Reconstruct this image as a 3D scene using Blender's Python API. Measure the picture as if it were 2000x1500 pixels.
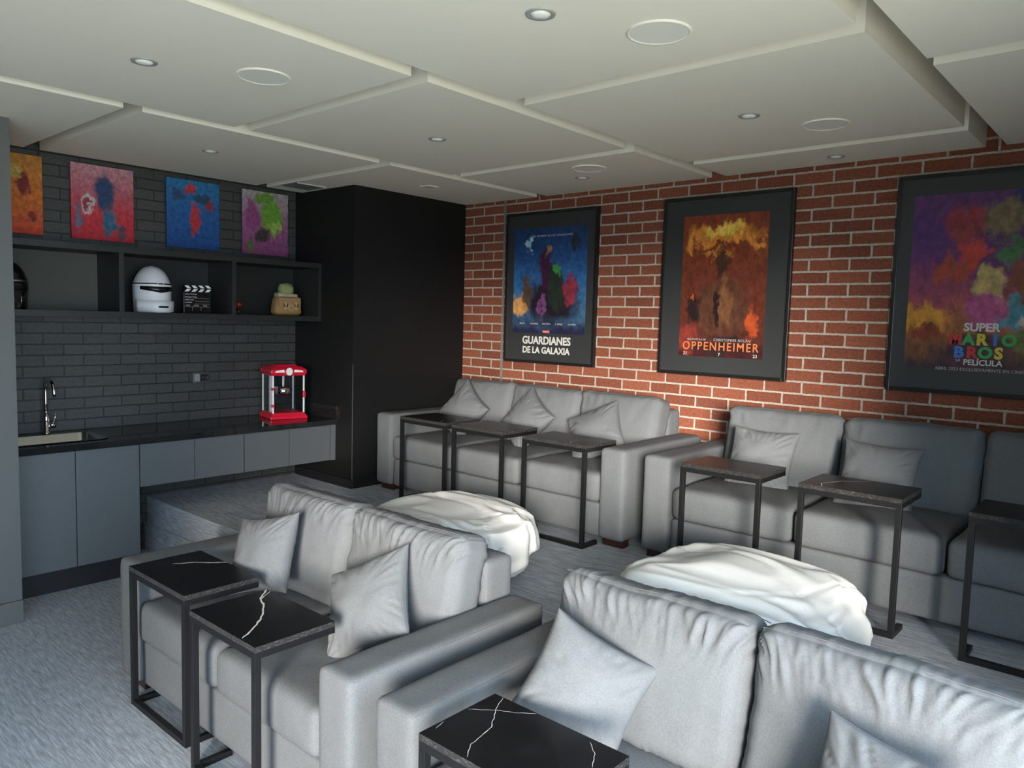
import bpy, bmesh, math, random
from mathutils import Vector, Matrix, noise, Euler
for o in list(bpy.data.objects): bpy.data.objects.remove(o, do_unlink=True)
S = bpy.context.scene; COL = S.collection
# ------------------------------------------------ camera
cam = bpy.data.objects.new('camera', bpy.data.cameras.new('camera')); COL.objects.link(cam)
cam.matrix_world = Matrix(((0.749198, -0.0754297, 0.658037, 5.53533), (0.66182, 0.0456558, -0.748272, -4.73844),
                           (0.0263987, 0.9961054, 0.0841261, 1.72343), (0, 0, 0, 1)))
cam.data.sensor_width = 36; cam.data.lens = 1488.68 / 2000 * 36; cam.data.clip_start = .02
S.camera = cam
# ------------------------------------------------ light: soft low sun and open sky through the terrace opening at x = 5.85
S.view_settings.view_transform = 'Standard'; S.view_settings.look = 'None'
S.view_settings.gamma = 1; S.view_settings.use_curve_mapping = False
S.view_settings.exposure = 0.0
W = bpy.data.worlds.new('sky'); S.world = W; W.use_nodes = True
bg = W.node_tree.nodes['Background']; bg.inputs[0].default_value = (.60, .79, 1.0, 1); bg.inputs[1].default_value = 10.5
sun = bpy.data.objects.new('sun', bpy.data.lights.new('sun', 'SUN')); COL.objects.link(sun)
sun.data.energy = 11; sun.data.angle = math.radians(17); sun.data.color = (1, .92, .82)
SUN_DIR = Vector((-.62, .78, -.14)).normalized()
sun.rotation_euler = SUN_DIR.to_track_quat('-Z', 'Y').to_euler(); sun.location = (9, -9, 4)

# ------------------------------------------------ materials
def mat(name, col, rough=.6, metal=0, spec=.5, **k):
    m = bpy.data.materials.new(name); m.use_nodes = True
    b = m.node_tree.nodes['Principled BSDF']
    b.inputs['Base Color'].default_value = (*col, 1); b.inputs['Roughness'].default_value = rough
    b.inputs['Metallic'].default_value = metal; b.inputs['Specular IOR Level'].default_value = spec
    for a, v in k.items(): b.inputs[a].default_value = v
    return m
def N(m, t, **k):
    n = m.node_tree.nodes.new(t)
    for a, v in k.items(): setattr(n, a, v)
    return n
def L(m, a, b): m.node_tree.links.new(a, b)
def P(m): return m.node_tree.nodes['Principled BSDF']
def ocoord(m, scale=(1, 1, 1), space='Object', loc=(0, 0, 0), rot=(0, 0, 0)):
    tc = N(m, 'ShaderNodeTexCoord'); mp = N(m, 'ShaderNodeMapping'); mp.inputs['Scale'].default_value = scale
    mp.inputs['Location'].default_value = loc; mp.inputs['Rotation'].default_value = rot
    L(m, tc.outputs[space], mp.inputs[0]); return mp.outputs[0]
def ntex(m, vec, scale, detail=3, rough=.6):
    n = N(m, 'ShaderNodeTexNoise'); n.inputs['Scale'].default_value = scale; n.inputs['Detail'].default_value = detail
    n.inputs['Roughness'].default_value = rough
    if vec is not None: L(m, vec, n.inputs['Vector'])
    return n.outputs['Fac']
def ramp(m, fac, stops):
    r = N(m, 'ShaderNodeValToRGB'); e = r.color_ramp.elements
    while len(e) < len(stops): e.new(.5)
    for i, (p, c) in enumerate(stops): e[i].position = p; e[i].color = (*c, 1)
    L(m, fac, r.inputs[0]); return r.outputs[0]
def bump(m, h, strength=.3, dist=.01, prev=None):
    b = N(m, 'ShaderNodeBump'); b.inputs['Strength'].default_value = strength; b.inputs['Distance'].default_value = dist
    L(m, h, b.inputs['Height'])
    if prev is not None: L(m, prev, b.inputs['Normal'])
    L(m, b.outputs[0], P(m).inputs['Normal']); return b.outputs[0]
def math_(m, op, a, b=None):
    n = N(m, 'ShaderNodeMath', operation=op)
    for i, v in enumerate((a, b)):
        if v is None: continue
        if isinstance(v, (int, float)): n.inputs[i].default_value = v
        else: L(m, v, n.inputs[i])
    return n.outputs[0]

def fabric(name, c0, c1):
    m = mat(name, c0, .85, spec=.25); P(m).inputs['Sheen Weight'].default_value = 0
    a = ntex(m, ocoord(m, (1, 1, .25)), 520, 2); b = ntex(m, ocoord(m, (.2, .2, 1)), 620, 2)
    f = math_(m, 'MULTIPLY', math_(m, 'ADD', a, b), .5); g = ntex(m, ocoord(m), 5, 3)
    f2 = math_(m, 'ADD', math_(m, 'MULTIPLY', f, .8), math_(m, 'MULTIPLY', g, .2))
    L(m, ramp(m, f2, [(.32, c0), (.68, c1)]), P(m).inputs['Base Color']); bump(m, f, .25, .002); return m
FAB = fabric('grey_sofa_fabric', (.080, .085, .089), (.145, .152, .158))
FAB2 = fabric('grey_cushion_fabric', (.088, .093, .097), (.148, .155, .161))
_v = ocoord(FAB2, (1, 1, .45)); _w = N(FAB2, 'ShaderNodeTexNoise', noise_type='RIDGED_MULTIFRACTAL'); _w.inputs['Scale'].default_value = 11; _w.inputs['Detail'].default_value = 2
L(FAB2, _v, _w.inputs['Vector']); bump(FAB2, _w.outputs['Fac'], .35, .006, [n for n in FAB2.node_tree.nodes if n.type == 'BUMP'][0].outputs[0])
PIPE = mat('seam_thread', (.10, .10, .105), .8)
WOODF = mat('dark_wood_feet', (.03, .013, .009), .35)
BLACKMETAL = mat('black_metal', (.007, .007, .0075), .42, 0, .3)
WALLBLACK = mat('black_paint', (.009, .009, .009), .5, 0, .25); bump(WALLBLACK, ntex(WALLBLACK, ocoord(WALLBLACK), 60), .05)
GLOSSBLACK = mat('black_gloss_board', (.010, .010, .011), .18)
COLUMN = mat('charcoal_column_paint', (.10, .098, .092), .5); bump(COLUMN, ntex(COLUMN, ocoord(COLUMN), 12), .1)
CEIL = mat('ceiling_white_paint', (.86, .81, .70), .9, spec=.2); bump(CEIL, ntex(CEIL, ocoord(CEIL), 180), .05)
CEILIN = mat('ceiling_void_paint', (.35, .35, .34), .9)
CAB = mat('charcoal_cabinet_laminate', (.105, .112, .115), .38, spec=.5)
KICK = mat('toe_kick_black', (.012, .011, .013), .5)
STEEL = mat('stainless_steel', (.62, .62, .60), .22, 1)
CHROME = mat('chrome', (.75, .75, .76), .06, 1)
CARPETRISER = None
def carpet(name, sc):
    m = mat(name, (.3, .3, .3), .95, spec=.1)
    v = ocoord(m, sc); st = ntex(m, v, 95, 3, .65); fi = ntex(m, ocoord(m), 330, 2); big = ntex(m, ocoord(m), 1.6, 2)
    # weave rows: short loops across the run of the carpet
    f = math_(m, 'ADD', math_(m, 'MULTIPLY', st, .55), math_(m, 'ADD', math_(m, 'MULTIPLY', fi, .40), math_(m, 'MULTIPLY', big, .05)))
    L(m, ramp(m, f, [(.34, (.21, .22, .24)), (.50, (.38, .395, .42)), (.66, (.62, .645, .68))]), P(m).inputs['Base Color'])
    bump(m, f, .9, .006); return m
CARPET = carpet('grey_loop_carpet', (.11, 1, 1))
def brick(name, rot, cols, mortar, bw, rh, ms, strength, loc=(0, 0, 0), rough=.85, spec=.2, smooth=.1):
    m = mat(name, cols[0], rough, spec=spec)
    tc = N(m, 'ShaderNodeTexCoord'); sp = N(m, 'ShaderNodeSeparateXYZ'); L(m, tc.outputs['Object'], sp.inputs[0])
    cb = N(m, 'ShaderNodeCombineXYZ'); L(m, sp.outputs[rot], cb.inputs[0]); L(m, sp.outputs['Z'], cb.inputs[1])
    mp = N(m, 'ShaderNodeMapping'); mp.inputs['Location'].default_value = loc; L(m, cb.outputs[0], mp.inputs[0])
    wob = N(m, 'ShaderNodeTexNoise'); wob.inputs['Scale'].default_value = 26; wob.inputs['Detail'].default_value = 3
    L(m, mp.outputs[0], wob.inputs['Vector'])
    vm = N(m, 'ShaderNodeVectorMath', operation='MULTIPLY_ADD'); L(m, wob.outputs['Color'], vm.inputs[0])
    vm.inputs[1].default_value = (.006, .006, 0); L(m, mp.outputs[0], vm.inputs[2])
    b = N(m, 'ShaderNodeTexBrick'); b.offset = .5; b.offset_frequency = 2; L(m, vm.outputs[0], b.inputs['Vector'])
    b.inputs['Color1'].default_value = (*cols[0], 1); b.inputs['Color2'].default_value = (*cols[1], 1); b.inputs['Mortar'].default_value = (*mortar, 1)
    b.inputs['Scale'].default_value = 1; b.inputs['Mortar Size'].default_value = ms; b.inputs['Mortar Smooth'].default_value = smooth
    b.inputs['Bias'].default_value = 0; b.inputs['Brick Width'].default_value = bw; b.inputs['Row Height'].default_value = rh
    n = ntex(m, mp.outputs[0], 55, 5, .7); mx = N(m, 'ShaderNodeMixRGB', blend_type='MULTIPLY'); mx.inputs[0].default_value = .75
    L(m, b.outputs['Color'], mx.inputs[1]); L(m, ramp(m, n, [(.3, (.55, .55, .55)), (.7, (1.25, 1.25, 1.25))]), mx.inputs[2])
    L(m, mx.outputs[0], P(m).inputs['Base Color'])
    h = math_(m, 'ADD', math_(m, 'SUBTRACT', 1, b.outputs['Fac']), math_(m, 'MULTIPLY', n, .35))
    bump(m, h, strength, .008); return m
BRICK = brick('red_brick', 'X', [(.25, .080, .044), (.17, .054, .032)], (.44, .38, .32), .24, .0754, .0065, .8, (-.05, .0452, 0))
DBRICK = brick('charcoal_painted_brick', 'Y', [(.064, .064, .059), (.048, .049, .045)], (.020, .020, .020), .24, .072, .0045, 1.0, (.042, -.048, 0), .45, .45, .3)
DBRICKTOP = DBRICK
GRANITE = mat('black_granite', (.014, .014, .014), .07)
_n = ntex(GRANITE, ocoord(GRANITE), 420, 2); L(GRANITE, ramp(GRANITE, _n, [(.55, (.010, .010, .010)), (.72, (.07, .07, .07))]), P(GRANITE).inputs['Base Color'])
MARBLE = mat('black_marble', (.010, .010, .012), .30, spec=.25)
_n = ntex(MARBLE, ocoord(MARBLE), 7, 6, .7); L(MARBLE, ramp(MARBLE, _n, [(.45, (.005, .005, .006)), (.75, (.012, .012, .014))]), P(MARBLE).inputs['Base Color'])
VEIN = mat('white_marble_vein', (.62, .58, .54), .3)
EDGE = mat('marble_cut_edge', (.05, .05, .05), .22)
_n = ntex(EDGE, ocoord(EDGE, (1, 1, 3)), 70, 5, .7); L(EDGE, ramp(EDGE, _n, [(.50, (.02, .02, .02)), (.66, (.07, .065, .06)), (.74, (.30, .28, .26))]), P(EDGE).inputs['Base Color'])
WHITECLOTH = mat('white_beanbag_cloth', (.70, .69, .66), .7, spec=.3)
bump(WHITECLOTH, ntex(WHITECLOTH, ocoord(WHITECLOTH), 90, 3), .08)
FRAMEB = mat('black_frame', (.010, .010, .010), .3)
MATB = mat('dark_grey_mount', (.030, .032, .032), .45, spec=.5)
RED = mat('popcorn_red', (.62, .012, .035), .25)
WHITEP = mat('white_plastic', (.80, .79, .76), .35)
HELMW = mat('helmet_white', (.72, .70, .72), .3)
BLACKP = mat('black_plastic', (.008, .008, .008), .2)
GLASS = mat('clear_glass', (1, 1, 1), .02); P(GLASS).inputs['Transmission Weight'].default_value = 1; P(GLASS).inputs['IOR'].default_value = 1.15
TAN = mat('tan_canvas', (.33, .19, .075), .8); bump(TAN, ntex(TAN, ocoord(TAN), 120), .3)
LTAN = mat('light_tan_trim', (.48, .31, .15), .8)
GREENC = mat('pale_green_cloth', (.26, .29, .12), .85); bump(GREENC, ntex(GREENC, ocoord(GREENC), 60), .3)
ROBE = mat('beige_cloth', (.42, .34, .24), .85)
GREYB = mat('smooth_grey_back_panel', (.062, .060, .048), .6)
SHELF = mat('charcoal_shelf_board', (.018, .018, .017), .45)
LAMPGREY = mat('fitting_grey_metal', (.42, .42, .39), .5, .2)
LAMPW = mat('bulb_glass_off', (.85, .85, .80), .2)
SPK = mat('speaker_grille', (.80, .78, .70), .8)
TERR = mat('terrace_paving', (.68, .56, .38), .9)

# ------------------------------------------------ mesh helpers
def mk(name, verts, faces, m, parent=None, smooth=False, loc=None, mi=None):
    me = bpy.data.meshes.new(name); me.from_pydata(verts, [], faces); 
    for x in (m if isinstance(m, (list, tuple)) else [m]): me.materials.append(x)
    if mi: me.polygons.foreach_set('material_index', mi)
    if smooth: me.shade_smooth()
    me.update()
    o = bpy.data.objects.new(name, me); COL.objects.link(o)
    if parent: o.parent = parent
    if loc: o.location = loc
    return o
class MB:
    def __init__(s): s.v = []; s.f = []; s.mi = []
    def add(s, vs, fs, mi=0):
        n = len(s.v); s.v += [tuple(v) for v in vs]; s.f += [tuple(i + n for i in f) for f in fs]; s.mi += [mi] * len(fs); return s
    def box(s, a, b, mi=0, M=None):
        x0, y0, z0 = a; x1, y1, z1 = b
        vs = [(x0, y0, z0), (x1, y0, z0), (x1, y1, z0), (x0, y1, z0), (x0, y0, z1), (x1, y0, z1), (x1, y1, z1), (x0, y1, z1)]
        if M is not None: vs = [M @ Vector(v) for v in vs]
        return s.add(vs, [(0, 3, 2, 1), (4, 5, 6, 7), (0, 1, 5, 4), (1, 2, 6, 5), (2, 3, 7, 6), (3, 0, 4, 7)], mi)
    def tube(s, pts, r, n=10, mi=0, cap=True):
        pts = [Vector(p) for p in pts]; rs = r if isinstance(r, (list, tuple)) else [r] * len(pts); rings = []
        prev = None
        for i, p in enumerate(pts):
            d = (pts[min(i + 1, len(pts) - 1)] - pts[max(i - 1, 0)]).normalized()
            a = prev - d * prev.dot(d) if prev is not None else d.orthogonal()
            a.normalize(); prev = a; b = d.cross(a)
            rings.append([p + (a * math.cos(t) + b * math.sin(t)) * rs[i] for t in [2 * math.pi * k / n for k in range(n)]])
        vs = [v for r_ in rings for v in r_]; fs = []
        for i in range(len(pts) - 1):
            for k in range(n):
                fs.append((i * n + k, i * n + (k + 1) % n, (i + 1) * n + (k + 1) % n, (i + 1) * n + k))
        if cap: fs += [tuple(range(n))[::-1], tuple((len(pts) - 1) * n + k for k in range(n))]
        return s.add(vs, fs, mi)
    def lathe(s, prof, n=32, mi=0, c=(0, 0, 0), M=None):
        vs = []; fs = []
        for (r, z) in prof:
            for k in range(n):
                t = 2 * math.pi * k / n; v = Vector((c[0] + r * math.cos(t), c[1] + r * math.sin(t), c[2] + z)); vs.append(M @ v if M is not None else v)
        for i in range(len(prof) - 1):
            for k in range(n): fs.append((i * n + k, i * n + (k + 1) % n, (i + 1) * n + (k + 1) % n, (i + 1) * n + k))
        return s.add(vs, fs, mi)
    def build(s, name, m, parent=None, smooth=False, bev=0, loc=None):
        o = mk(name, s.v, s.f, m, parent, smooth, loc, s.mi)
        bm = bmesh.new(); bm.from_mesh(o.data); bmesh.ops.recalc_face_normals(bm, faces=bm.faces); bm.to_mesh(o.data); bm.free()
        if bev:
            b = o.modifiers.new('bevel', 'BEVEL'); b.width = bev; b.segments = 2; b.limit_method = 'ANGLE'; b.angle_limit = math.radians(40)
        return o
def box(name, a, b, m, parent=None, bev=0): return MB().box(a, b).build(name, m, parent, bev=bev)
def struct(o): o['kind'] = 'structure'; return o
def tag(o, label, cat, group=None):
    o['label'] = label; o['category'] = cat
    if group: o['group'] = group
    return o
def empty(name, loc, label, cat, group=None, rz=0):
    o = bpy.data.objects.new(name, None); COL.objects.link(o); o.location = loc; o.rotation_euler = (0, 0, rz); o.empty_display_size = .1
    return tag(o, label, cat, group)
def sstep(a, b, x): t = min(1, max(0, (x - a) / (b - a))); return t * t * (3 - 2 * t)

def softbox(name, c, h, r, n, m, parent, disp=None, rot=None):
    """closed rounded box: centre c, half sizes h, edge radius r, n cells per axis; disp(p, q, nrm) -> offset vector (p in [-1,1]^3)"""
    nx, ny, nz = n; idx = {}; vs = []; fs = []
    def s(t): return math.sin((2 * t - 1) * math.pi / 2) * .75 + (2 * t - 1) * .25
    H = Vector(h); inner = Vector([max(0, a - r) for a in h])
    R = Euler(rot).to_matrix() if rot else None
    def V(i, j, k):
        key = (i, j, k)
        if key in idx: return idx[key]
        u = Vector((s(i / nx), s(j / ny), s(k / nz))); p = Vector((u.x * H.x, u.y * H.y, u.z * H.z))
        q = Vector([max(-inner[a], min(inner[a], p[a])) for a in range(3)]); d = p - q
        nm = d.normalized() if d.length > 1e-9 else Vector((0, 0, 1)); w = q + nm * r
        if disp: w = w + disp(u, w, nm)
        if R: w = R @ w
        idx[key] = len(vs); vs.append(w + Vector(c)); return idx[key]
    for (A, B, C, NA, NB, NC) in ((0, 1, 2, nx, ny, nz), (1, 2, 0, ny, nz, nx), (2, 0, 1, nz, nx, ny)):
        for side in (0, NC):
            for i in range(NA):
                for j in range(NB):
                    q = []
                    for (a, b) in ((i, j), (i + 1, j), (i + 1, j + 1), (i, j + 1)):
                        k = [0, 0, 0]; k[A] = a; k[B] = b; k[C] = side; q.append(V(*k))
                    fs.append(tuple(q) if side else tuple(q[::-1]))
    return mk(name, vs, fs, m, parent, True)
def nz(x, y, z): return noise.noise(Vector((x, y, z)))

# ------------------------------------------------ room shell
FL, PL = 0.0, 0.385
struct(box('floor', (-.2, -9.45, -.1), (5.95, 0, 0), CARPET))
# carpeted platform with a middle step along its front edge (riser, tread, riser)
pf = MB()
pf.box((0, -2.40, 0), (6.0, 0.0, PL), 0); pf.box((0, -2.42, 0), (1.4, -2.401, .2), 0)
pf = struct(pf.build('floor_platform', CARPET)); pf.name = 'floor_platform'
struct(box('wall_back', (-.2, 0, -.1), (6.1, .15, 3.0), BRICK))
struct(box('wall_left', (-.15, -3.6, -.1), (0, 0, 3.0), DBRICK))
lf = MB(); lf.box((0, -9.45, 0), (.86, -3.44, 2.80)); struct(lf.build('wall_left_return', COLUMN))
struct(box('baseboard_left', (.86, -9.3, 0), (.876, -3.44, .125), COLUMN, bev=.003))
bx = MB(); bx.box((0, -1.18, PL), (.783, 0, 2.84)); struct(bx.build('wall_corner_box', WALLBLACK))
struct(box('baseboard_corner', (.783, -1.178, PL), (.790, 0, PL + .075), WALLBLACK))
struct(box('trim_1', (0.05, -1.192, PL), (.787, -1.18, PL + .072), GLOSSBLACK, bev=.002))
# thin metal corner bead on the black box
struct(box('trim_2', (.7795, -1.1835, PL), (.7865, -1.1765, 1.35), mat('corner_bead', (.05, .05, .05), .4), bev=.002))
struct(box('trim_3', (1.236, -.006, PL), (1.256, 0, 2.70), mat('expansion_joint', (.17, .165, .15), .8)))
struct(box('wall_front', (-.1, -9.45, 0), (5.9, -9.35, 2.84), mat('front_wall_paint', (.05, .05, .05), .8)))
wr = MB(); wr.box((5.85, -2.60, 0), (6.0, 0, 2.95)); wr.box((5.85, -9.45, 2.32), (6.0, -2.60, 2.95)); wr.box((5.85, -9.45, 0), (6.0, -7.7, 2.32))
struct(wr.build('wall_right', WALLBLACK))
struct(box('wall_light_block', (6.0, -12.2, -.1), (7.8, -12.0, 5.0), mat('light_block_paint', (.10, .10, .10), .9)))  # unseen wall added to block sky light and keep the right sofa dark
struct(box('ceiling', (-.2, -9.45, 2.86), (6.1, .1, 2.95), CEILIN))
struct(box('terrace_ground', (6.0, -20, -.12), (22, 6, -.02), TERR))
# hung ceiling panels: four columns, staggered, 10 cm gaps
cols = [((.09, 1.58), [-7.8, -6.24, -4.68, -3.11, -1.54]), ((1.68, 3.09), [-7.3, -5.72, -4.15, -2.585, -1.0]), ((3.19, 4.665), [-8.35, -6.78, -5.2, -3.64, -2.08, -.485]), ((4.76, 6.0), [-7.8, -6.25, -4.7, -3.15, -1.595])]
names = ['leftmost column', 'second column from the left', 'third column', 'rightmost column']
pn = 0
for (xa, xb), ss in cols:
    ys = [-9.35] + ss + [0.0]
    for a, b in zip(ys[:-1], ys[1:]):
        y0 = a + (.045 if a > -9.3 else 0); y1 = b - (.045 if b < 0 else 0)
        pn += 1
        struct(box('ceiling_panel', (xa, y0, 2.70), (min(xb, 5.85), y1, 2.859), CEIL))

# ------------------------------------------------ ceiling fittings
lights = [(2.372, -3.39, 'in the panel nearest the kitchen corner, at upper left'), (.987, -2.41, 'above the blue canvas'), (2.376, -1.82, 'in the middle panel left of centre'),
          (3.91, -2.80, 'at the top centre beside the large round speaker'), (3.93, -1.29, 'in the right panel left of a round speaker'), (3.96, -.20, 'close to the brick wall above the orange poster'),
          (2.37, -.47, 'close to the brick wall above the blue poster')]
for x, y, w in lights:
    e = empty('recessed_downlight', (x, y, 2.70), 'round recessed ceiling downlight, unlit, ' + w, 'ceiling light', 'recessed downlights')
    MB().lathe([(.031, .001), (.034, -.003), (.048, -.004), (.050, 0)], 28).build('trim_ring', LAMPGREY, e, True)
    MB().lathe([(.033, .0), (.033, -.004), (.022, -.010), (.0, -.012)], 24).build('bulb', LAMPW, e, True)
for x, y, w in [(2.593, -3.0, 'at the upper left beside a downlight'), (4.13, -2.44, 'largest one, at the top of the picture'), (4.16, -.94, 'in the right panel nearer the brick wall'), (2.6, -.71, 'above the blue film poster')]:
    e = empty('ceiling_speaker', (x, y, 2.70), 'flat round white ceiling speaker ' + w, 'speaker', 'round ceiling speakers')
    MB().lathe([(.098, -.004), (.0, -.004)], 40).build('grille', SPK, e)
    MB().lathe([(.098, -.003), (.101, -.007), (.107, -.006), (.109, 0)], 40).build('rim', CEIL, e, True)
e = empty('square_spotlight', (1.207, -.815, 2.70), 'small square ceiling spotlight near the black box wall', 'ceiling light')
MB().box((-.05, -.05, -.006), (.05, .05, 0)).build('frame', CEIL, e); MB().lathe([(.033, -.008), (.0, -.012)], 20).build('bulb', LAMPW, e, True)
e = empty('ceiling_vent', (.40, -1.37, 2.70), 'rectangular ceiling air vent in the far corner above the green canvas', 'vent')
MB().box((-.115, -.125, -.006), (.115, .125, 0)).build('frame', mat('vent_grey', (.22, .22, .22), .6), e)
b = MB()
for k in range(8): b.box((-.10 + k * .026, -.115, -.011), (-.092 + k * .026, .115, -.006))
b.build('louvre', mat('vent_dark', (.10, .10, .10), .6), e)
MB().box((.105, -.125, -.010), (.118, .125, -.004)).build('bright_edge', mat('vent_edge', (.8, .8, .78), .3), e)

# ------------------------------------------------ kitchen
KY0, KY1 = -3.44, -1.18
ct = empty('kitchen_worktop', (0, 0, .86), 'long glossy black granite worktop with a sink cut into it', 'worktop')
b = MB(); t0, t1 = .87 - .86, .91 - .86; sx0, sx1, sy0, sy1 = .13, .50, -3.40, -2.84
b.box((.002, KY0 + .002, t0), (sx0, KY1 - .002, t1)); b.box((sx1, KY0 + .002, t0), (.60, KY1 - .002, t1)); b.box((sx0, sy1, t0), (sx1, KY1 - .002, t1)); b.box((sx0, KY0 + .002, t0), (sx1, sy0, t1))
b.build('slab', GRANITE, ct)
MB().box((.18, KY1 - .022, t1), (.632, KY1 - .002, t1 + .105)).build('upstand', GRANITE, ct, bev=.002)
sk = empty('kitchen_sink', (.315, -3.12, .905), 'rectangular stainless steel sink bowl let into the black worktop', 'sink')
b = MB(); hx, hy = .183, .278; n = 10
def rr(hx, hy, r, z, seg=6):
    out = []
    for cx, cy, a0 in ((hx - r, hy - r, 0), (-hx + r, hy - r, 90), (-hx + r, -hy + r, 180), (hx - r, -hy + r, 270)):
        for k in range(seg + 1):
            a = math.radians(a0 + 90 * k / seg); out.append((cx + r * math.cos(a), cy + r * math.sin(a), z))
    return out
rings = [rr(hx + .012, hy + .012, .07, .009), rr(hx + .002, hy + .002, .065, .011), rr(hx - .004, hy - .004, .06, .004), rr(hx - .008, hy - .008, .055, -.13), rr(hx - .03, hy - .03, .05, -.155), rr(.03, .03, .02, -.16)]
vs = [v for r_ in rings for v in r_]; m_ = len(rings[0]); fs = []
for i in range(len(rings) - 1):
    for k in range(m_): fs.append((i * m_ + k, i * m_ + (k + 1) % m_, (i + 1) * m_ + (k + 1) % m_, (i + 1) * m_ + k))
fs.append(tuple((len(rings) - 1) * m_ + k for k in range(m_)))
b.add(vs, fs); b.build('bowl', STEEL, sk, True)
MB().lathe([(.0, -.156), (.03, -.156), (.034, -.158)], 20).build('drain', CHROME, sk, True)
fa = empty('kitchen_faucet', (.07, -3.06, .91), 'tall chrome swan neck faucet behind the sink', 'faucet')
MB().lathe([(.0, 0), (.026, 0), (.026, .008), (.020, .012), (.020, .10), (.015, .12), (.012, .14), (.0, .14)], 24).build('base', CHROME, fa, True)
pts = [(0, 0, .13), (0, 0, .20), (0, 0, .28)]
for k in range(1, 13):
    a = math.pi * k / 12 * 1.05; pts.append((.062 - .062 * math.cos(a), .010 * k / 12, .28 + .070 * math.sin(a)))
pts.append((.126, .013, .25))
MB().tube(pts, .0105, 14).build('spout', CHROME, fa, True)
b = MB(); b.tube([(0, .015, .055), (.0, .052, .055)], .019, 16); b.build('handle_hub', CHROME, fa, True)
MB().tube([(0, .040, .06), (.012, .046, .09), (.02, .05, .135)], [.005, .005, .004], 8).build('handle_lever', CHROME, fa, True)
# cabinets
def cabinet(y0, y1, z0, z1, nd, label, kick=None, extra=0):
    e = empty('kitchen_cabinet', (.28, (y0 + y1) / 2, 0 if kick else z0), label, 'cabinet', None if kick else 'low hanging cabinets')
    ox, oy, oz = -e.location.x, -e.location.y, -e.location.z
    b = MB(); ya, yb, za, zb = y0 + .001 + oy, y1 - .001 + oy, z0 + oz, z1 + oz
    b.box((.01 + ox, ya, za), (.548 + ox, ya + .018, zb)); b.box((.01 + ox, yb - .018, za), (.548 + ox, yb, zb)); b.box((.01 + ox, ya + .018, za), (.548 + ox, yb - .018, za + .018)); b.box((.01 + ox, ya + .018, za + .018), (.02 + ox, yb - .018, zb))
    b.build('body', CAB, e)
    w = (y1 - y0 - extra) / nd
    for k in range(nd):
        MB().box((.55 + ox, y0 + k * w + .0025 + oy, z0 + .002 + oz), (.57 + ox, y0 + (k + 1) * w - .0025 + oy, z1 - .004 + oz)).build('door', CAB, e, bev=.0015)
    if extra: MB().box((.55 + ox, y1 - extra + .002 + oy, z0 + oz), (.572 + ox, y1 - .001 + oy, z1 + oz)).build('filler_panel', CAB, e)
    if kick: MB().box((.01 + ox, y0 + .001 + oy, 0), (.50 + ox, y1 - .001 + oy, z0)).build('toe_kick', KICK, e)
cabinet(KY0 + .002, -2.685, .15, .868, 2, 'tall charcoal cabinet with two flat doors under the sink', True)
cabinet(-2.683, -1.96, .585, .868, 2, 'low charcoal cabinet with two flat doors beside the tall sink cabinet')
cabinet(-1.958, KY1 - .002, .585, .868, 2, 'low charcoal cabinet with two flat doors against the black box wall', None, .05)
# outlet
e = empty('wall_outlet', (0, -1.99, 1.228), 'dark double power outlet plate on the charcoal brick wall', 'outlet')
MB().box((.0, -.065, -.042), (.010, .065, .042)).build('plate', mat('outlet_plate', (.07, .07, .065), .25), e, bev=.003)
b = MB(); b.box((.010, -.008, -.024), (.0125, .052, .024)); b.build('socket_insert', mat('outlet_dark', (.012, .012, .012), .3), e)
b = MB()
for yy in (.006, .034):
    for dy in (-.005, .005): b.box((.0125, yy + dy - .001 + .003, -.006), (.0132, yy + dy + .001 + .003, .006))
b.build('socket_slot', mat('outlet_slots', (.35, .35, .33), .3), e)
MB().box((.010, -.056, -.028), (.0135, -.018, .028)).build('switch_rocker', mat('outlet_silver', (.28, .28, .27), .25), e)
# shelf unit
sh = empty('wall_shelf_unit', (0, -2.31, 1.66), 'long charcoal box shelf with three open bays on the kitchen wall', 'shelf')
oy, oz = 2.31, -1.66; SD = .37
MB().box((.002, KY0 + .002 + oy, 1.668 + oz), (SD, KY1 - .002 + oy, 1.708 + oz)).build('bottom_board', SHELF, sh, bev=.001)
MB().box((.002, KY0 + .002 + oy, 2.085 + oz), (SD, KY1 - .002 + oy, 2.125 + oz)).build('top_board', SHELF, sh, bev=.001)
for yy in (-2.712, -1.935): MB().box((.002, yy + oy, 1.708 + oz), (SD, yy + .03 + oy, 2.085 + oz)).build('divider', SHELF, sh, bev=.001)
MB().box((.002, KY1 - .027 + oy, 1.708 + oz), (SD, KY1 - .002 + oy, 2.085 + oz)).build('side_board', SHELF, sh, bev=.001)
for y0, y1 in ((KY0 + .003, -2.713), (-2.681, -1.936), (-1.904, KY1 - .028)): MB().box((.002, y0 + oy, 1.708 + oz), (.012, y1 + oy, 2.085 + oz)).build('back_panel', GREYB if y0 < -3 else SHELF, sh)

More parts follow.
